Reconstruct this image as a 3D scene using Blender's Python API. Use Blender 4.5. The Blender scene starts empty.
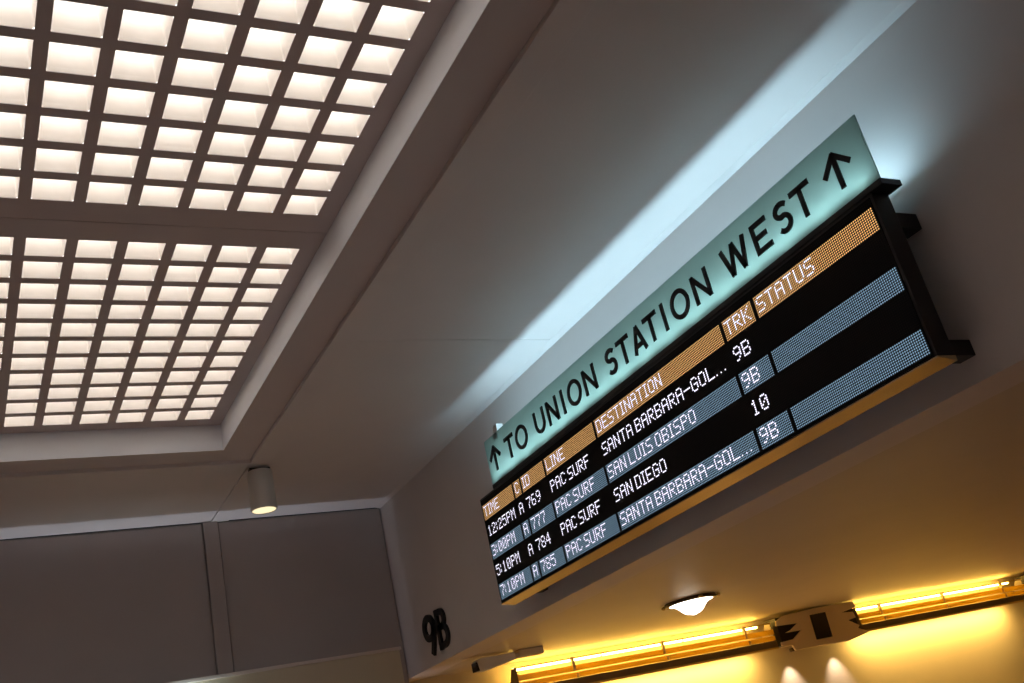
import bpy, bmesh, math, random
from mathutils import Vector, Matrix

sc = bpy.context.scene
C = sc.collection
random.seed(4)

# ------------------------------------------------------------------ camera
# right-handed room axes: X to the sign wall, Y into the depth, Z up; eye 1.6 m above the floor
EYE = 1.6
RIGHT = Vector((0.87730695, -0.42995182, -0.21324621))
DOWN = Vector((-0.00326641, 0.43896854, -0.8984965))
FWD = Vector((0.47991858, 0.78895377, 0.38370575))
cam_d = bpy.data.cameras.new('camera')
cam = bpy.data.objects.new('camera', cam_d)
C.objects.link(cam)
cam_d.sensor_width = 36.0
cam_d.lens = 1039.087 / 1024 * 36.0
cam_d.clip_start = 0.05
cam.matrix_world = Matrix(((RIGHT.x, -DOWN.x, -FWD.x, 0), (RIGHT.y, -DOWN.y, -FWD.y, 0),
                           (RIGHT.z, -DOWN.z, -FWD.z, EYE), (0, 0, 0, 1)))
sc.camera = cam

# ------------------------------------------------------------------ world, exposure
w = bpy.data.worlds.new('world'); sc.world = w
w.use_nodes = True
w.node_tree.nodes['Background'].inputs[0].default_value = (0.75, 0.85, 1.0, 1)
w.node_tree.nodes['Background'].inputs[1].default_value = 0.02
vs = sc.view_settings
vs.view_transform = 'Standard'; vs.look = 'None'; vs.gamma = 1.0; vs.use_curve_mapping = False
vs.exposure = 0.0
sc.cycles.max_bounces = 10
sc.cycles.diffuse_bounces = 6
sc.cycles.sample_clamp_indirect = 4.0

P_LED = 30.0          # cool strip behind the glass sign
P_SLOT = 15.0         # cool uplight in the slot before the far wall
SKY_L = 3.4           # daylight on the skylight diffuser
TUBE_L = 39.0          # amber tubes
P_DOWN = 52.0          # amber wall wash under the trays

# ------------------------------------------------------------------ materials
M = {}
def mat(name, col, rough=0.6, metal=0.0, noise=0.0, scale=8.0, bump=0.0, bscale=60.0, spec=0.5, emit=None, strength=0.0):
    m = bpy.data.materials.new(name); m.use_nodes = True
    nt = m.node_tree; b = nt.nodes['Principled BSDF']
    b.inputs['Roughness'].default_value = rough
    b.inputs['Metallic'].default_value = metal
    b.inputs['Specular IOR Level'].default_value = spec
    b.inputs['Base Color'].default_value = (*col, 1)
    if noise or bump:
        tc = nt.nodes.new('ShaderNodeTexCoord')
    if noise:
        n = nt.nodes.new('ShaderNodeTexNoise'); n.inputs['Scale'].default_value = scale; n.inputs['Detail'].default_value = 5
        nt.links.new(tc.outputs['Object'], n.inputs['Vector'])
        r = nt.nodes.new('ShaderNodeMix'); r.data_type = 'RGBA'
        r.inputs[6].default_value = (*[c * (1 - noise) for c in col], 1)
        r.inputs[7].default_value = (*[min(1, c * (1 + noise)) for c in col], 1)
        nt.links.new(n.outputs['Fac'], r.inputs[0]); nt.links.new(r.outputs[2], b.inputs['Base Color'])
    if bump:
        n2 = nt.nodes.new('ShaderNodeTexNoise'); n2.inputs['Scale'].default_value = bscale; n2.inputs['Detail'].default_value = 3
        nt.links.new(tc.outputs['Object'], n2.inputs['Vector'])
        bp = nt.nodes.new('ShaderNodeBump'); bp.inputs['Strength'].default_value = bump; bp.inputs['Distance'].default_value = 0.01
        nt.links.new(n2.outputs['Fac'], bp.inputs['Height']); nt.links.new(bp.outputs['Normal'], b.inputs['Normal'])
    if emit:
        b.inputs['Emission Color'].default_value = (*emit, 1); b.inputs['Emission Strength'].default_value = strength
    M[name] = m
    return m

mat('paint', (0.70, 0.62, 0.59), 0.55, noise=0.05, scale=2.2, bump=0.08, bscale=45)
mat('reveal_paint', (0.86, 0.87, 0.92), 0.5, noise=0.03, scale=4.0)
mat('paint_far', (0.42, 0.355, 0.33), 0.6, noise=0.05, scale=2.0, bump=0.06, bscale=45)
mat('paint_frame', (0.60, 0.515, 0.505), 0.6, noise=0.04, scale=3.0)
mat('paint_passage', (0.62, 0.535, 0.43), 0.5, noise=0.06, scale=1.6, bump=0.08, bscale=30)
mat('paint_cream', (0.62, 0.55, 0.42), 0.5, noise=0.04, scale=3.0)
mat('floor_tile', (0.56, 0.47, 0.45), 0.35, noise=0.15, scale=5.0)
mat('cell_paint', (0.90, 0.825, 0.745), 0.6, noise=0.05, scale=14.0)
mat('sky_diffuser', (0.8, 0.8, 0.8), 0.5, emit=(0.90, 0.945, 1.0), strength=SKY_L)
mat('black_metal', (0.012, 0.010, 0.010), 0.45)
mat('black_vinyl', (0.010, 0.010, 0.010), 0.5)
mat('screen_black', (0.004, 0.0035, 0.004), 0.6, spec=0.15)
mat('led_off', (0.016, 0.011, 0.009), 0.6, spec=0.15)
mat('led_amber', (0.02, 0.02, 0.02), 0.5, emit=(1.0, 0.53, 0.19), strength=1.1)
mat('led_blue', (0.02, 0.02, 0.02), 0.5, emit=(0.36, 0.58, 0.80), strength=0.68)
mat('led_white', (0.02, 0.02, 0.02), 0.5, emit=(0.86, 0.82, 1.0), strength=1.75)
mat('brushed_metal', (0.52, 0.42, 0.27), 0.16, metal=1.0, noise=0.05, scale=20)
mat('white_plastic', (0.86, 0.84, 0.80), 0.4)
mat('grey_housing', (0.62, 0.58, 0.53), 0.45)
mat('lamp_glow', (0.8, 0.8, 0.8), 0.5, emit=(1.0, 0.84, 0.50), strength=1.15)
mat('bowl_glow', (0.9, 0.9, 0.9), 0.4, emit=(1.0, 0.88, 0.70), strength=6.0)
mat('tube_glow', (0.8, 0.8, 0.8), 0.4, emit=(1.0, 0.57, 0.09), strength=TUBE_L)
mat('led_strip', (0.8, 0.8, 0.8), 0.4, emit=(0.70, 0.92, 1.0), strength=3.0)
mat('led_pod', (0.8, 0.8, 0.8), 0.4, emit=(0.55, 0.88, 1.0), strength=60.0)
mat('bronze', (0.10, 0.065, 0.035), 0.35, metal=0.6)
mat('brass', (0.55, 0.40, 0.16), 0.3, metal=0.9)
mat('tray_brown', (0.16, 0.115, 0.07), 0.5)
mat('tray_lip', (0.55, 0.40, 0.14), 0.4)
mat('box_beige', (0.80, 0.68, 0.50), 0.5, noise=0.05, scale=6)
mat('dark_glass', (0.015, 0.012, 0.01), 0.15)
mat('clip_pale', (0.80, 0.68, 0.40), 0.4)

def translucent(name, col_d, col_t, fac, gloss=0.06, rough=0.3):
    m = bpy.data.materials.new(name); m.use_nodes = True
    nt = m.node_tree; nt.nodes.clear()
    o = nt.nodes.new('ShaderNodeOutputMaterial')
    d = nt.nodes.new('ShaderNodeBsdfDiffuse'); d.inputs[0].default_value = (*col_d, 1)
    t = nt.nodes.new('ShaderNodeBsdfTranslucent'); t.inputs[0].default_value = (*col_t, 1)
    g = nt.nodes.new('ShaderNodeBsdfGlossy'); g.inputs[0].default_value = (1, 1, 1, 1); g.inputs['Roughness'].default_value = rough
    a = nt.nodes.new('ShaderNodeMixShader'); a.inputs[0].default_value = fac
    b = nt.nodes.new('ShaderNodeMixShader'); b.inputs[0].default_value = gloss
    nt.links.new(d.outputs[0], a.inputs[1]); nt.links.new(t.outputs[0], a.inputs[2])
    nt.links.new(a.outputs[0], b.inputs[1]); nt.links.new(g.outputs[0], b.inputs[2])
    nt.links.new(b.outputs[0], o.inputs[0])
    M[name] = m
translucent('frosted_teal', (0.20, 0.26, 0.25), (0.475, 0.525, 0.475), 0.72, 0.02, 0.4)
translucent('amber_acrylic', (0.45, 0.33, 0.06), (0.80, 0.60, 0.12), 0.6, 0.06, 0.3)

# ------------------------------------------------------------------ mesh helpers
def box(bm, x0, x1, y0, y1, z0, z1):
    vs_ = [bm.verts.new(p) for p in ((x0,y0,z0),(x1,y0,z0),(x1,y1,z0),(x0,y1,z0),(x0,y0,z1),(x1,y0,z1),(x1,y1,z1),(x0,y1,z1))]
    for f in ((3,2,1,0),(4,5,6,7),(0,1,5,4),(1,2,6,5),(2,3,7,6),(3,0,4,7)):
        bm.faces.new([vs_[i] for i in f])

def prism(bm, pts, place, a, b):
    """polygon pts (2D) swept from a to b; place(p, t) -> 3D"""
    lo = [bm.verts.new(place(p, a)) for p in pts]; hi = [bm.verts.new(place(p, b)) for p in pts]
    n = len(pts)
    bm.faces.new(lo[::-1]); bm.faces.new(hi)
    for i in range(n):
        bm.faces.new((lo[i], lo[(i+1) % n], hi[(i+1) % n], hi[i]))

def lathe(bm, prof, n=32, cx=0, cy=0):
    rings = []
    for r, z in prof:
        rings.append([bm.verts.new((cx + r*math.cos(2*math.pi*i/n), cy + r*math.sin(2*math.pi*i/n), z)) for i in range(n)])
    for a, b in zip(rings, rings[1:]):
        for i in range(n):
            bm.faces.new((a[i], a[(i+1) % n], b[(i+1) % n], b[i]))
    bm.faces.new(rings[0][::-1]); bm.faces.new(rings[-1])

def tube(bm, p, q, r, n=12):
    p = Vector(p); q = Vector(q); d = (q-p).normalized()
    u = d.orthogonal().normalized(); v = d.cross(u)
    a = [bm.verts.new(p + r*(u*math.cos(2*math.pi*i/n) + v*math.sin(2*math.pi*i/n))) for i in range(n)]
    b = [bm.verts.new(q + r*(u*math.cos(2*math.pi*i/n) + v*math.sin(2*math.pi*i/n))) for i in range(n)]
    for i in range(n):
        bm.faces.new((a[i], a[(i+1) % n], b[(i+1) % n], b[i]))
    bm.faces.new(a[::-1]); bm.faces.new(b)

def obj(name, bm, m, parent=None, bevel=0.0, smooth=False, fix=True):
    if fix: bmesh.ops.recalc_face_normals(bm, faces=bm.faces)
    me = bpy.data.meshes.new(name); bm.to_mesh(me); bm.free()
    if smooth:
        for p in me.polygons: p.use_smooth = True
    me.materials.append(M[m])
    o = bpy.data.objects.new(name, me); C.objects.link(o)
    if parent:
        o.parent = parent
        o.matrix_parent_inverse = Matrix.Translation(-parent.location)
    if bevel:
        b = o.modifiers.new('bevel', 'BEVEL'); b.width = bevel; b.segments = 2; b.limit_method = 'ANGLE'
    return o

def tag(o, label, cat, group=None, kind=None):
    o['label'] = label; o['category'] = cat
    if group: o['group'] = group
    if kind: o['kind'] = kind
    return o

def thing(name, label, cat, loc, group=None, kind=None):
    o = bpy.data.objects.new(name, None); C.objects.link(o); o.location = loc
    o.empty_display_size = 0.1
    return tag(o, label, cat, group, kind)

def bx(name, x0, x1, y0, y1, z0, z1, m, parent=None, bevel=0.0):
    bm = bmesh.new(); box(bm, x0, x1, y0, y1, z0, z1)
    return obj(name, bm, m, parent, bevel)

def struct(o, label, cat):
    return tag(o, label, cat, kind='structure')

def area(name, loc, rot, sx, sy, power, col, parent=None, spread=180):
    l = bpy.data.lights.new(name, 'AREA'); l.shape = 'RECTANGLE'; l.size = sx; l.size_y = sy
    l.energy = power; l.color = col; l.spread = math.radians(spread)
    o = bpy.data.objects.new(name, l); C.objects.link(o)
    o.location = loc; o.rotation_euler = rot
    if parent:
        o.parent = parent; o.matrix_parent_inverse = Matrix.Translation(-parent.location)
    return o

# ------------------------------------------------------------------ setting
ZC = 3.27 + EYE       # room ceiling
ZS = 1.30 + EYE       # soffit over the passage
XW = 4.5              # sign wall
YF = 11.17            # far wall
YP = 11.43            # far side of the passage
XL, YB, XR = -4.2, -5.0, 18.0

struct(bx('floor', XL, XR, YB, YP + 0.1, -0.1, 0, 'floor_tile'), 'brown stone floor of the station hall', 'floor')
struct(bx('wall_left', XL - 0.2, XL, YB, YF, 0, ZC, 'paint'), 'plain painted wall on the hall side away from the sign', 'wall')
struct(bx('wall_back', XL, XR, YB - 0.2, YB, 0, ZC, 'paint'), 'plain painted wall behind the viewer', 'wall')
struct(bx('wall_right', XW, XW + 0.35, YB, YP, ZS, ZC + 0.02, 'paint'), 'off-white upper wall carrying the departure board', 'wall')
wf = struct(bx('wall_far', XL, XW, YF + 0.03, YF + 0.2, 0, ZC, 'paint_far'), 'grey-brown panelled end wall below the ceiling', 'wall')
for x0, x1 in ((XL + 0.01, -1.62), (-1.43, 2.438), (2.617, XW - 0.012)):
    bx('panel', x0, x1, YF, YF + 0.03, 0, ZC - 0.02, 'paint_far', wf, bevel=0.003)
struct(bx('wall_passage', XW, XR, YP, YP + 0.2, 0, ZS + 0.05, 'paint_passage'), 'cream passage wall lit amber under the light trays', 'wall')
struct(bx('wall_passage_end', XR, XR + 0.2, YB, YP, 0, ZS + 0.05, 'paint_passage'), 'cream end wall of the passage', 'wall')
struct(bx('ceiling_passage', XW + 0.35, XR, YB, YP, ZS, ZS + 0.06, 'paint_passage'), 'low cream soffit over the amber-lit passage', 'ceiling')

# skylight layout
PX, PY, OX, OY = 0.289, 0.2795, 0.222, 0.210
NX, NY = 11, 11
WX1 = 2.226; WX0 = 2.226 - (NX*PX - (PX-OX) + 2*0.126)
FAR0 = 5.845; NEAR1 = 5.425
WY1 = 9.0; WY0 = NEAR1 - (NY*PY - (PY-OY)) - 0.135
ZG = 3.54 + EYE       # underside of the grille
ZF = 3.292 + EYE       # underside of the skylight frame
FX1 = 2.54; FX0 = WX0 - (FX1 - WX1); FY1 = 9.3; FY0 = WY0 - (FY1 - WY1)
BW = 0.19

ceil = thing('ceiling', 'flat painted hall ceiling of large panels around the skylight', 'ceiling', (0, 0, ZC), kind='structure')
def cpanel(x0, x1, y0, y1):
    bx('panel', x0, x1, y0, y1, ZC, ZC + 0.08, 'paint', ceil)
g = 0.0025
seams = [YB, -2.0, 1.74 - 0.5, 6.69, YF]
for x0, x1 in ((FX1, XW), (XL, FX0)):
    for a, b in zip(seams, seams[1:]):
        cpanel(x0, x1, a + g, b - g)
cpanel(FX0 + g, FX1 - g, FY1, YF); cpanel(FX0 + g, FX1 - g, YB, FY0)

def strip(name, x0, x1, y0, y1, z0, z1, label, m='paint'):
    return struct(bx(name, x0, x1, y0, y1, z0, z1, m, bevel=0.004), label, 'trim')
strip('trim_1', FX1, FX1 + BW, YB, YF, ZC - 0.010, ZC + 0.002, 'flat ceiling batten along the skylight, on the departure board side')
strip('trim_2', FX0 - BW, FX0, YB, YF, ZC - 0.010, ZC + 0.002, 'flat ceiling batten along the skylight, away from the departure board')
strip('trim_3', FX1 - 0.09, FX1 + 0.065, YF - 0.03, YF + 0.03, 0, ZC - 0.010, 'narrow upright batten on the end wall under the track spotlight', 'paint_far')
strip('trim_4', FX0 - 0.16, FX0 - 0.01, YF - 0.03, YF + 0.03, 0, ZC - 0.010, 'narrow upright batten on the end wall left of the picture', 'paint_far')
strip('trim_6', FX0, FX1, FY1, FY1 + 0.07, ZC - 0.012, ZC + 0.002, 'thin ceiling strip at the far end of the skylight frame')
bm = bmesh.new()
prism(bm, [(XW, ZC), (XW - 0.065, ZC), (XW, ZC - 0.014)], lambda p, t: (p[0], t, p[1]), YB, YF)
struct(obj('trim_5', bm, 'paint'), 'slim cornice where the sign wall meets the ceiling', 'trim')

# far low partition in front of the end wall, with its slot
hd = bx('wall_partition', XL, 4.29, 10.80, 10.86, 0, 1.565 + EYE, 'paint_cream')
struct(hd, 'low cream partition before the end wall', 'wall')
bx('ledge', XL, 4.31, 10.78, 10.88, 1.565 + EYE, 1.60 + EYE, 'paint', hd, bevel=0.004)

# ------------------------------------------------------------------ skylight
win = thing('window_1', 'large ceiling skylight of many small square cells in a grey frame', 'skylight', ((WX0+WX1)/2, (WY0+WY1)/2, ZG), kind='structure')
bm = bmesh.new()     # frame soffit ring + the upright reveals
box(bm, WX1 + 0.004, FX1 + 0.03, FY0 - 0.03, FY1 + 0.03, ZF, ZF + 0.03); box(bm, FX0 - 0.03, WX0 - 0.004, FY0 - 0.03, FY1 + 0.03, ZF, ZF + 0.03)
box(bm, WX0 - 0.004, WX1 + 0.004, WY1 + 0.004, FY1 + 0.03, ZF, ZF + 0.03); box(bm, WX0 - 0.004, WX1 + 0.004, FY0 - 0.03, WY0 - 0.004, ZF, ZF + 0.03)
obj('frame', bm, 'paint_frame', win)
ZT = ZG + 0.25
for nm, a in (('reveal', (WX1, WX1 + 0.004, WY0, WY1)), ('reveal', (WX0 - 0.004, WX0, WY0, WY1)),
              ('reveal', (WX0 - 0.004, WX1 + 0.004, WY1, WY1 + 0.004)), ('reveal', (WX0 - 0.004, WX1 + 0.004, WY0 - 0.004, WY0))):
    bx(nm, *a, ZF, ZT, 'reveal_paint', win)

CH = 0.20
def cell_mesh():
    bm = bmesh.new()
    tx, ty = OX * 0.86, OY * 0.86
    lo = []; hi = []
    def rr(hx, hy, r, z):
        out = []
        for sx, sy, a0 in ((1, 1, 0), (-1, 1, 90), (-1, -1, 180), (1, -1, 270)):
            for k in (0, 45, 90):
                a = math.radians(a0 + k)
                out.append(bm.verts.new((sx*(hx - r) + r*math.cos(a), sy*(hy - r) + r*math.sin(a), z)))
        return out
    a = rr(OX/2, OY/2, 0.012, 0.0); b = rr(OX/2, OY/2, 0.012, 0.03); c = rr(tx/2, ty/2, 0.012, CH)
    n = len(a)
    for p, q in ((a, b), (b, c)):
        for i in range(n):
            bm.faces.new((p[(i+1) % n], p[i], q[i], q[(i+1) % n]))
    me = bpy.data.meshes.new('coffer_cell'); bm.to_mesh(me); bm.free()
    me.materials.append(M['cell_paint'])
    return me
cme = cell_mesh()
XC0 = 2.10 - OX/2
for y_first, y_lo, y_hi in ((FAR0, 5.635, WY1), (NEAR1 - (NY*PY - (PY-OY)), WY0, 5.629)):
    # grille panel: flat bars with a rounded opening per cell, and a back sheet
    bm = bmesh.new()
    xs = [WX0] + [XC0 - (NX-1-i)*PX for i in range(NX)] + [WX1]
    xe = []
    for i in range(NX):
        cx = XC0 - (NX-1-i)*PX; xe += [cx - OX/2, cx + OX/2]
    ye = []
    for j in range(NY):
        cy = y_first + OY/2 + j*PY; ye += [cy - OY/2, cy + OY/2]
    gx = [WX0] + xe + [WX1]; gy = [y_lo] + ye + [y_hi]
    vv = [[bm.verts.new((x, y, ZG)) for y in gy] for x in gx]
    for i in range(len(gx)-1):
        for j in range(len(gy)-1):
            if i % 2 == 1 and j % 2 == 1: continue
            bm.faces.new((vv[i][j], vv[i][j+1], vv[i+1][j+1], vv[i+1][j]))
    ext = bmesh.ops.extrude_face_region(bm, geom=list(bm.faces))
    for v in [e for e in ext['geom'] if isinstance(e, bmesh.types.BMVert)]: v.co.z += 0.004
    gp = obj('grille_panel', bm, 'paint_frame', win)
    for i in range(NX):
        for j in range(NY):
            o = bpy.data.objects.new('coffer_cell', cme); C.objects.link(o)
            o.parent = gp
            o.location = (XC0 - (NX-1-i)*PX, y_first + OY/2 + j*PY, ZG + 0.003)
    if y_first == FAR0: bx('joint_strip', WX0, WX1, 5.60, 5.66, ZG + 0.004, ZG + 0.012, 'paint_frame', win)
    bx('diffuser', WX0, WX1, y_lo, y_hi, ZG + CH + 0.004, ZG + CH + 0.012, 'sky_diffuser', win)

# ------------------------------------------------------------------ departure board
XF = 4.2075; XBK = 4.34
Y1, Y0 = 8.10, 3.105
ZB0, ZB1 = 1.42 + EYE, 2.36 + EYE
db = thing('departure_board', 'long black LED departure board listing four trains on the wall', 'display board', (XBK, (Y0+Y1)/2, ZB0))
bx('housing', XF + 0.006, XBK, Y0, Y1, ZB0 + 0.006, ZB1, 'black_metal', db, bevel=0.004)
scr = bx('screen', XF, XF + 0.006, Y0 + 0.02, Y1 - 0.015, ZB0 + 0.015, ZB1 - 0.02, 'screen_black', db)
bx('top_cap', XF + 0.0, 4.36, 3.02, 7.80, ZB1, ZB1 + 0.036, 'black_metal', db, bevel=0.003)
bm = bmesh.new()
prism(bm, [(XF + 0.002, ZB0 + 0.007), (XF + 0.002, ZB0), (XBK, ZB0 - 0.021), (XBK, ZB0 + 0.007)], lambda p, t: (p[0], t, p[1]), Y0, Y1)
obj('bottom_plate', bm, 'brushed_metal', db)
for y in (3.11, 4.8, 6.4, 7.75):
    for z, h in ((ZB0 + (0.008 if y < 3.2 or y > 7.5 else 0.2), 0.085), (2.16 + EYE, 0.09)):
        bx('bracket', XBK - 0.01, XW - 0.003, y, y + 0.10, z, z + h, 'black_metal', db)

FONT = {
'A':"01110 10001 10001 11111 10001 10001 10001",'B':"11110 10001 10001 11110 10001 10001 11110",'C':"01110 10001 10000 10000 10000 10001 01110",
'D':"11110 10001 10001 10001 10001 10001 11110",'E':"11111 10000 10000 11110 10000 10000 11111",'F':"11111 10000 10000 11110 10000 10000 10000",
'G':"01110 10001 10000 10111 10001 10001 01110",'I':"111 010 010 010 010 010 111",'K':"10001 10010 10100 11000 10100 10010 10001",
'L':"10000 10000 10000 10000 10000 10000 11111",'M':"10001 11011 10101 10101 10001 10001 10001",'N':"10001 11001 11001 10101 10011 10011 10001",
'O':"01110 10001 10001 10001 10001 10001 01110",'P':"11110 10001 10001 11110 10000 10000 10000",'R':"11110 10001 10001 11110 10100 10010 10001",
'S':"01111 10000 10000 01110 00001 00001 11110",'T':"11111 00100 00100 00100 00100 00100 00100",'U':"10001 10001 10001 10001 10001 10001 01110",
'0':"01110 10001 10011 10101 11001 10001 01110",'1':"00100 01100 00100 00100 00100 00100 01110",'2':"01110 10001 00001 00110 01000 10000 11111",
'3':"11110 00001 00001 01110 00001 00001 11110",'4':"00010 00110 01010 10010 11111 00010 00010",'5':"11111 10000 11110 00001 00001 10001 01110",
'6':"01110 10000 10000 11110 10001 10001 01110",'7':"11111 00001 00001 00010 00100 00100 00100",'8':"01110 10001 10001 01110 10001 10001 01110",
'9':"01110 10001 10001 01111 00001 00010 01100",'-':"00000 00000 00000 11111 00000 00000 00000",':':"0 1 1 0 1 1 0",'.':"0 0 0 0 0 0 1",' ':"0 0 0 0 0 0 0"}
ADV = {':': 3, '.': 3, ' ': 2, 'I': 4}
FIELDS = [(0, 41), (44, 51), (54, 81), (84, 138), (141, 250), (253, 272), (275, 344)]
ROWS = [["TIME", "C", "ID", "LINE", "DESTINATION", "TRK", "STATUS"],
        ["12:25PM", "A", "769", "PAC SURF", "SANTA BARBARA-GOL...", "9B", ""],
        ["3:00PM", "A", "777", "PAC SURF", "SAN LUIS OBISPO", "9B", ""],
        ["5:10PM", "A", "784", "PAC SURF", "SAN DIEGO", "10", ""],
        ["7:10PM", "A", "785", "PAC SURF", "SANTA BARBARA-GOL...", "9B", ""]]
PYL, PZL = 0.0143, 0.01355
YL0, ZL0 = 8.066, 2.29 + EYE
def text_pixels(s, c0):
    px = set(); c = c0
    for ch in s:
        for r, bits in enumerate(FONT[ch].split()):
            for k, b in enumerate(bits):
                if b == '1': px.add((c + k, r + 1))
        c += ADV.get(ch, 6)
    return px
def dots(name, px, band, m, size, dx, parent):
    bm = bmesh.new()
    for c, r in px:
        y = YL0 - (c + 0.5) * PYL; z = ZL0 - (band*13 + r + 0.5) * PZL
        hy, hz = size * PYL / 2, size * PZL / 2
        q = 0.45
        bm.faces.new([bm.verts.new((XF - dx, y + a*hy, z + b*hz)) for a, b in ((1,-q),(1,q),(q,1),(-q,1),(-1,q),(-1,-q),(-q,-1),(q,-1))])
    for f in bm.faces:
        pass
    return obj(name, bm, m, parent, fix=False)
lit = set()
for band, row in enumerate(ROWS):
    back = band in (0, 2, 4)
    for (a, b), s in zip(FIELDS, row):
        tp = text_pixels(s, a + 1) if s else set()
        f = None
        if back:
            allp = {(c, r) for c in range(a, b + 1) for r in range(10)}
            f = dots('led_field', allp - tp, band, 'led_amber' if band == 0 else 'led_blue', 0.60, 0.0012, scr)
            f['kind'] = 'stuff'
            lit |= {(c, band*13 + r) for c, r in allp}
        if tp:
            o = dots('led_text', tp, band, 'led_white', 0.78, 0.0014, scr)
            o['kind'] = 'stuff'
            lit |= {(c, band*13 + r) for c, r in tp}
o = dots('led_matrix', [(c, r) for c in range(-1, 346) for r in range(-3, 64) if (c, r) not in lit], 0, 'led_off', 0.5, 0.0010, scr)
o['kind'] = 'stuff'

# ------------------------------------------------------------------ glass direction sign
XG = 4.215; ZG0, ZG1 = 2.396 + EYE, 2.795 + EYE
ds = thing('direction_sign', 'teal backlit glass sign with black letters on the departure board', 'sign', (XG, 5.4, ZG0))
bx('glass_panel', XG, XG + 0.010, 3.025, 7.80, ZG0, ZG1, 'frosted_teal', ds)
HL = 0.197; ZL = 2.487 + EYE; SW = 0.033
def ribbon(bm, pts, wd, flat=True):
    """stroke of width wd along 2D points (u to the right along -Y, v up), a slab on the glass"""
    pts = [Vector(p) for p in pts]
    L = []; R = []
    for i, p in enumerate(pts):
        if i == 0: d0 = d1 = (pts[1] - p).normalized()
        elif i == len(pts)-1: d0 = d1 = (p - pts[i-1]).normalized()
        else: d0 = (p - pts[i-1]).normalized(); d1 = (pts[i+1] - p).normalized()
        n0 = Vector((-d0.y, d0.x)); n1 = Vector((-d1.y, d1.x)); n = (n0 + n1)
        if n.length < 1e-6: n = n0
        n.normalize(); k = min(2.2, 1 / max(0.3, n.dot(n0)))
        L.append(p + n*wd/2*k); R.append(p - n*wd/2*k)
    return L, R
def glyph(strokes, y_left, z_base, x_front, thick, parent, name='letter', wd=SW, m='black_vinyl'):
    bm = bmesh.new()
    for st in strokes:
        L, R = ribbon(bm, st, wd)
        n = len(L)
        fl = [bm.verts.new((x_front, y_left - p.x, z_base + p.y)) for p in L]; fr = [bm.verts.new((x_front, y_left - p.x, z_base + p.y)) for p in R]
        bl = [bm.verts.new((x_front + thick, y_left - p.x, z_base + p.y)) for p in L]; br = [bm.verts.new((x_front + thick, y_left - p.x, z_base + p.y)) for p in R]
        for i in range(n-1):
            bm.faces.new((fl[i], fl[i+1], fr[i+1], fr[i])); bm.faces.new((bl[i], br[i], br[i+1], bl[i+1]))
            bm.faces.new((fl[i], bl[i], bl[i+1], fl[i+1])); bm.faces.new((fr[i], fr[i+1], br[i+1], br[i]))
        bm.faces.new((fl[0], fr[0], br[0], bl[0])); bm.faces.new((fl[-1], bl[-1], br[-1], fr[-1]))
    return obj(name, bm, m, parent)
def arc(cx, cy, rx, ry, a0, a1, n=14):
    return [(cx + rx*math.cos(math.radians(a0 + (a1-a0)*i/n)), cy + ry*math.sin(math.radians(a0 + (a1-a0)*i/n))) for i in range(n+1)]
def letter(ch, wd_):
    h, s, W_ = HL, SW/2, wd_
    if ch == 'T': return [[(0, h-s), (W_, h-s)], [(W_/2, h-s), (W_/2, 0)]]
    if ch == 'I': return [[(W_/2, h), (W_/2, 0)]]
    if ch == 'O': return [arc(W_/2, h/2, W_/2 - s, h/2 - s + 0.005, 0, 360, 32)]
    if ch == 'U':
        r = W_/2 - s
        return [[(s, h)] + arc(W_/2, r + s, r, r, 180, 360, 14) + [(W_ - s, h)]]
    if ch == 'N': return [[(s, 0), (s, h)], [(s, h - 0.008), (W_ - s, 0.008)], [(W_ - s, 0), (W_ - s, h)]]
    if ch == 'A': return [[(s*0.8, 0), (W_/2, h - 0.004)], [(W_/2, h - 0.004), (W_ - s*0.8, 0)], [(W_*0.22, h*0.27), (W_*0.78, h*0.27)]]
    if ch == 'E': return [[(s, 0), (s, h)], [(s, h - s), (W_, h - s)], [(s, h*0.51), (W_*0.86, h*0.51)], [(s, s), (W_, s)]]
    if ch == 'W': return [[(s, h), (W_*0.30, 0)], [(W_*0.30, 0), (W_*0.5, h)], [(W_*0.5, h), (W_*0.75, 0)], [(W_*0.75, 0), (W_ - s, h)]]
    if ch == 'S':
        r1 = h*0.235 - s*0.45; r2 = h*0.285 - s*0.6
        c1 = h - s - r1; c2 = s + r2
        up = arc(W_*0.52, c1, W_/2 - s, r1, 35, 250, 14)
        dn = arc(W_*0.48, c2, W_/2 - s, r2, 75, -145, 14)
        return [up + dn]
LETTERS = [('T', 7.435, 7.272), ('O', 7.237, 7.025), ('U', 6.878, 6.705), ('N', 6.655, 6.482), ('I', 6.415, 6.370), ('O', 6.310, 6.104), ('N', 6.058, 5.882),
           ('S', 5.718, 5.582), ('T', 5.553, 5.390), ('A', 5.362, 5.200), ('T', 5.192, 5.028), ('I', 4.976, 4.932), ('O', 4.867, 4.665), ('N', 4.612, 4.440),
           ('W', 4.290, 4.040), ('E', 3.984, 3.838), ('S', 3.776, 3.640), ('T', 3.618, 3.456)]
for ch, a, b in LETTERS:
    glyph(letter(ch, a - b), a, ZL, XG - 0.008, 0.008, ds)
def arrow(yc):
    h = 0.215; dzz = 0.104; hw = 0.098
    glyph([[(0, 0), (0, h - 0.012)], [(-hw, h - dzz), (0.006, h)], [(hw, h - dzz), (-0.006, h)]], yc, ZL - 0.006, XG - 0.008, 0.008, ds, name='arrow')
arrow(7.645); arrow(3.246)
for i in range(16):
    y = 3.14 + i * 0.304
    bx('led', 4.250, 4.268, y - 0.009, y + 0.009, ZG0 + 0.002, ZG0 + 0.012, 'led_pod', ds)
bx('clip', XG + 0.010, XG + 0.075, 7.53, 7.61, ZG1 - 0.06, 2.865 + EYE, 'white_plastic', ds)
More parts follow.
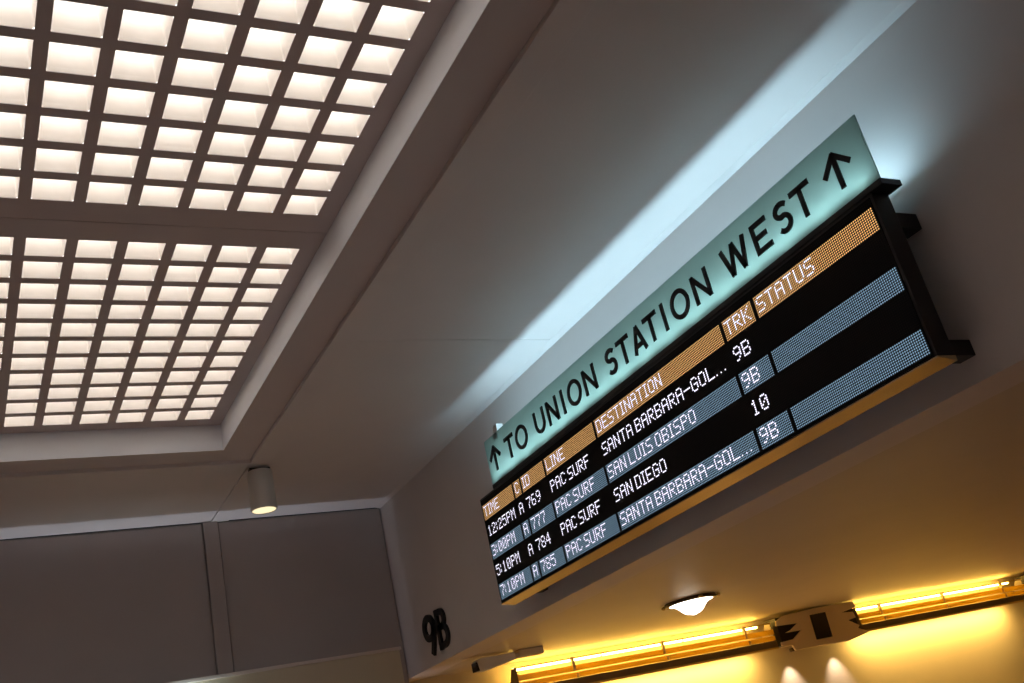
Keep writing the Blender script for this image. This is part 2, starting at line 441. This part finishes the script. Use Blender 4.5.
bx('led_strip', 4.272, 4.345, 3.06, 7.76, ZG0 + 0.002, ZG0 + 0.012, 'led_strip', ds)
area('led_light', (4.305, 5.41, ZG0 + 0.02), (math.pi, 0, 0), 0.08, 4.68, P_LED, (0.46, 0.80, 1.0), ds)

# ------------------------------------------------------------------ platform number on the wall
tn = thing('track_number', 'black raised characters 9B on the sign wall', 'number sign', (XW, 10.19, 1.40 + EYE))
nine = [arc(0.160, 0.272, 0.120, 0.107, 0, 360, 28), [(0.280, 0.30), (0.276, 0.22), (0.25, 0.15), (0.205, 0.07), (0.165, 0.0)]]
glyph(nine, 10.515, 1.40 + EYE, XW - 0.03, 0.029, tn, name='character', wd=0.070)
bee = [[(0.04, 0.0), (0.04, 0.41)], [(0.04, 0.375)] + arc(0.13, 0.299, 0.085, 0.076, 90, -90, 10) + [(0.04, 0.223)],
       [(0.04, 0.223)] + arc(0.14, 0.13, 0.105, 0.093, 90, -90, 10) + [(0.04, 0.037)]]
glyph(bee, 10.155, 1.40 + EYE, XW - 0.03, 0.029, tn, name='character', wd=0.062)

# ------------------------------------------------------------------ track spotlight on the batten
LX, LY = 2.655, 9.46
sp = thing('track_spotlight', 'grey cylindrical spotlight hanging from the ceiling batten', 'spotlight', (LX, LY, ZC - 0.014))
bx('mount', LX - 0.10, LX + 0.10, LY - 0.03, LY + 0.03, ZC - 0.040, ZC - 0.014, 'black_metal', sp, bevel=0.004)
bm = bmesh.new(); lathe(bm, [(0.03, ZC - 0.038), (0.03, ZC - 0.055)], 16, LX, LY); obj('neck', bm, 'black_metal', sp)
bm = bmesh.new()
zt, zb = ZC - 0.050, 2.835 + EYE
prof = [(0.112, zt), (0.120, zt - 0.008), (0.124, zb + 0.004), (0.122, zb), (0.112, zb), (0.110, zb + 0.016), (0.02, zb + 0.03)]
lathe(bm, prof, 40, LX, LY); obj('housing', bm, 'grey_housing', sp, smooth=False)
bm = bmesh.new(); lathe(bm, [(0.109, zb + 0.004), (0.109, zb + 0.010)], 40, LX, LY); obj('lens', bm, 'lamp_glow', sp)

# ------------------------------------------------------------------ bowl lamp under the soffit
DX, DY = 6.60, 8.64
dl = thing('ceiling_lamp', 'glowing white glass bowl lamp with bronze rim on the passage soffit', 'lamp', (DX, DY, ZS))
bm = bmesh.new(); lathe(bm, [(0.20, ZS), (0.265, ZS), (0.27, ZS - 0.02), (0.262, ZS - 0.034), (0.235, ZS - 0.034), (0.2, ZS - 0.02)], 40, DX, DY); rim = obj('rim', bm, 'bronze', dl)
bm = bmesh.new()
pr = [(r, ZS - z) for r, z in ((0.235, 0.026), (0.225, 0.031), (0.195, 0.038), (0.16, 0.055), (0.13, 0.085), (0.10, 0.118), (0.07, 0.136), (0.035, 0.144), (0.02, 0.152), (0.004, 0.154))]
lathe(bm, pr, 40, DX, DY); obj('bowl', bm, 'bowl_glow', dl, smooth=True)
for a in (135, 255, 15 - 60):
    kx, ky = DX + 0.285*math.cos(math.radians(a)), DY + 0.285*math.sin(math.radians(a))
    bm = bmesh.new(); lathe(bm, [(0.012, ZS - 0.006), (0.024, ZS - 0.014), (0.024, ZS - 0.030), (0.010, ZS - 0.040)], 12, kx, ky); obj('knob', bm, 'brass', rim)

# ------------------------------------------------------------------ amber light trays along the passage wall
def tray(x0, x1, label, clips):
    t = thing('light_tray', label, 'light fixture', ((x0+x1)/2, YP, 0.88 + EYE), 'amber light trays on the passage wall')
    E_ = EYE
    bm = bmesh.new()
    prism(bm, [(10.97, 0.885), (11.22, 0.885), (11.22, 0.905), (10.995, 0.905), (10.995, 0.965), (10.97, 0.965)], lambda p, s: (s, p[0], p[1] + E_), x0, x1)
    obj('tray', bm, 'tray_brown', t)
    bx('lip', x0, x1, 10.965, 10.99, 0.862 + E_, 0.885 + E_, 'tray_lip', t)
    lo_rail = bx('rail', x0, x1, 10.972, 10.980, 0.972 + E_, 1.030 + E_, 'amber_acrylic', t)
    bx('rail', x0, x1, 10.972, 10.980, 1.045 + E_, 1.110 + E_, 'amber_acrylic', t)
    hi_rail = bx('rail', x0, x1, 10.985, 10.995, 1.185 + E_, 1.200 + E_, 'tray_lip', t)
    for cx in clips:
        bx('clip', cx - 0.015, cx + 0.015, 10.960, 10.984, 0.968 + E_, 1.02 + E_, 'clip_pale', lo_rail)
        bx('clip', cx - 0.045, cx - 0.015, 10.960, 10.998, 1.05 + E_, 1.205 + E_, 'clip_pale', hi_rail)
    n = max(2, round((x1 - x0) / 1.25)); L = (x1 - x0 - 0.1) / n
    for i in range(n):
        a = x0 + 0.05 + i*L
        bm = bmesh.new(); tube(bm, (a + 0.02, 11.20, 1.20 + E_), (a + L - 0.02, 11.20, 1.20 + E_), 0.019); obj('tube', bm, 'tube_glow', t, smooth=True)
    for x in (x0, x1 - 0.012):
        bm = bmesh.new(); prism(bm, [(10.98, 0.905), (11.22, 0.905), (11.22, 1.0), (11.10, 1.20), (10.995, 1.20)], lambda p, s: (s, p[0], p[1] + E_), x, x + 0.012)
        obj('end_plate', bm, 'tray_brown', t)
    for x in (x0 + 0.3, (x0+x1)/2, x1 - 0.3):
        bx('wall_arm', x - 0.02, x + 0.02, 11.20, YP, 0.905 + E_, 0.94 + E_, 'tray_brown', t)
    area('wash_light', ((x0+x1)/2, 11.25, 0.90 + E_), (math.radians(4), 0, 0), x1 - x0 - 0.3, 0.05, P_DOWN * (x1-x0)/3.6, (1.0, 0.64, 0.16), t)
    return t
tray(5.72, 9.56, 'amber glowing light tray left of the beige box', (6.5, 7.81, 9.12))
tray(11.12, 14.72, 'amber glowing light tray right of the beige box, the brighter one', (11.60, 12.90, 14.22))

def lamp_box(x, label):
    t = thing('lamp_box', label, 'light fixture', (x + 0.7, YP, 0.78 + EYE), 'beige boxes between the light trays')
    E_ = EYE
    bm = bmesh.new()
    prof = [(0.0, 1.14), (0.02, 1.20), (0.16, 1.255), (0.75, 1.284), (1.46, 1.288), (1.48, 1.205), (1.20, 1.165), (1.40, 1.15), (1.42, 1.07), (1.27, 1.05), (1.44, 0.96), (1.40, 0.925), (1.55, 0.872), (1.55, 0.845), (1.16, 0.785),
            (0.62, 0.80), (0.20, 0.795), (0.17, 0.86), (0.0, 0.88), (0.0, 0.93), (0.22, 0.94), (0.40, 1.035), (0.12, 1.035), (0.22, 1.06), (0.37, 1.13)]
    prism(bm, prof, lambda p, s: (x + p[0], s, p[1] + E_), 10.93, 10.958)
    obj('body', bm, 'box_beige', t, bevel=0.004)
    bx('inner_case', x + 0.03, x + 1.44, 10.958, 11.20, 0.89 + E_, 1.24 + E_, 'black_metal', t)
    bx('arm', x + 0.4, x + 1.0, 11.20, YP, 0.9 + E_, 1.1 + E_, 'box_beige', t)
    bm = bmesh.new()
    prism(bm, [(0.612, 1.203), (0.895, 1.208), (0.885, 0.880), (0.600, 0.878)], lambda p, s: (x + p[0], s, p[1] + E_), 10.920, 10.930)
    obj('dark_panel', bm, 'dark_glass', t)
    for sx in (0.42, 1.24):
        bm = bmesh.new(); lathe(bm, [(0.035, 0.86 + E_), (0.035, 0.815 + E_), (0.03, 0.812 + E_)], 16, x + sx, 11.255); obj('spot', bm, 'bronze', t)
        l = bpy.data.lights.new('spot_light', 'SPOT'); l.energy = 22; l.color = (1.0, 0.78, 0.60); l.spot_size = math.radians(70); l.spot_blend = 0.9; l.shadow_soft_size = 0.01
        o = bpy.data.objects.new('spot_light', l); C.objects.link(o); o.location = (x + sx, 11.255, 0.80 + E_); o.rotation_euler = (math.radians(16), 0, 0)
        o.parent = t; o.matrix_parent_inverse = Matrix.Translation(-t.location)
    return t
lamp_box(9.60, 'beige box with a dark panel between the two amber light trays')
lamp_box(14.80, 'beige box cut off by the right picture edge')

# ------------------------------------------------------------------ security camera under the soffit corner
sv = thing('security_camera', 'small pale camera with a dark lens under the passage soffit', 'camera', (5.6, 10.36, ZS))
bx('base', 5.44, 5.74, 10.28, 10.42, ZS - 0.075, ZS, 'box_beige', sv, bevel=0.008)
bx('arm', 5.28, 5.46, 10.30, 10.36, ZS - 0.075, ZS - 0.03, 'grey_housing', sv)
bm = bmesh.new(); prism(bm, [(4.93, -0.03), (5.34, -0.03), (5.34, -0.10), (5.00, -0.16), (4.90, -0.16), (4.88, -0.05)], lambda p, s: (p[0], s, p[1] + ZS), 10.19, 10.33)
obj('body', bm, 'white_plastic', sv, bevel=0.008)
bx('lens', 4.868, 4.90, 10.20, 10.32, ZS - 0.155, ZS - 0.065, 'dark_glass', sv)

# ------------------------------------------------------------------ cool uplight in the slot before the end wall
ul = thing('uplight', 'long cool uplight hidden behind the cream partition', 'light fixture', (0, 11.01, 0.75))
bx('housing', XL + 0.2, 4.2, 10.95, 11.07, 0.0, 0.74, 'grey_housing', ul)
area('slot_light', (0.1, 11.01, 0.76), (math.pi, 0, 0), 8.2, 0.10, P_SLOT, (0.72, 0.82, 1.0), ul, spread=60)

# ------------------------------------------------------------------ cool strip lamp added for the teal glow on the partition, its source unseen
wl = thing('added_glow_lamp', 'added cool strip lamp making the teal glow on the cream partition, just below the picture', 'lamp', (1.6, 10.79, 1.2 + EYE))
bx('housing', 0.9, 2.3, 10.66, 10.74, 1.20 + EYE, 1.25 + EYE, 'grey_housing', wl)  # housing and arm made up to carry the added glow
bx('arm', 1.55, 1.65, 10.74, 10.80, 1.20 + EYE, 1.24 + EYE, 'grey_housing', wl)
area('added_glow_light', (1.6, 10.70, 1.256 + EYE), (math.radians(110), 0, 0), 1.3, 0.04, 11.0, (0.75, 0.95, 0.95), wl)
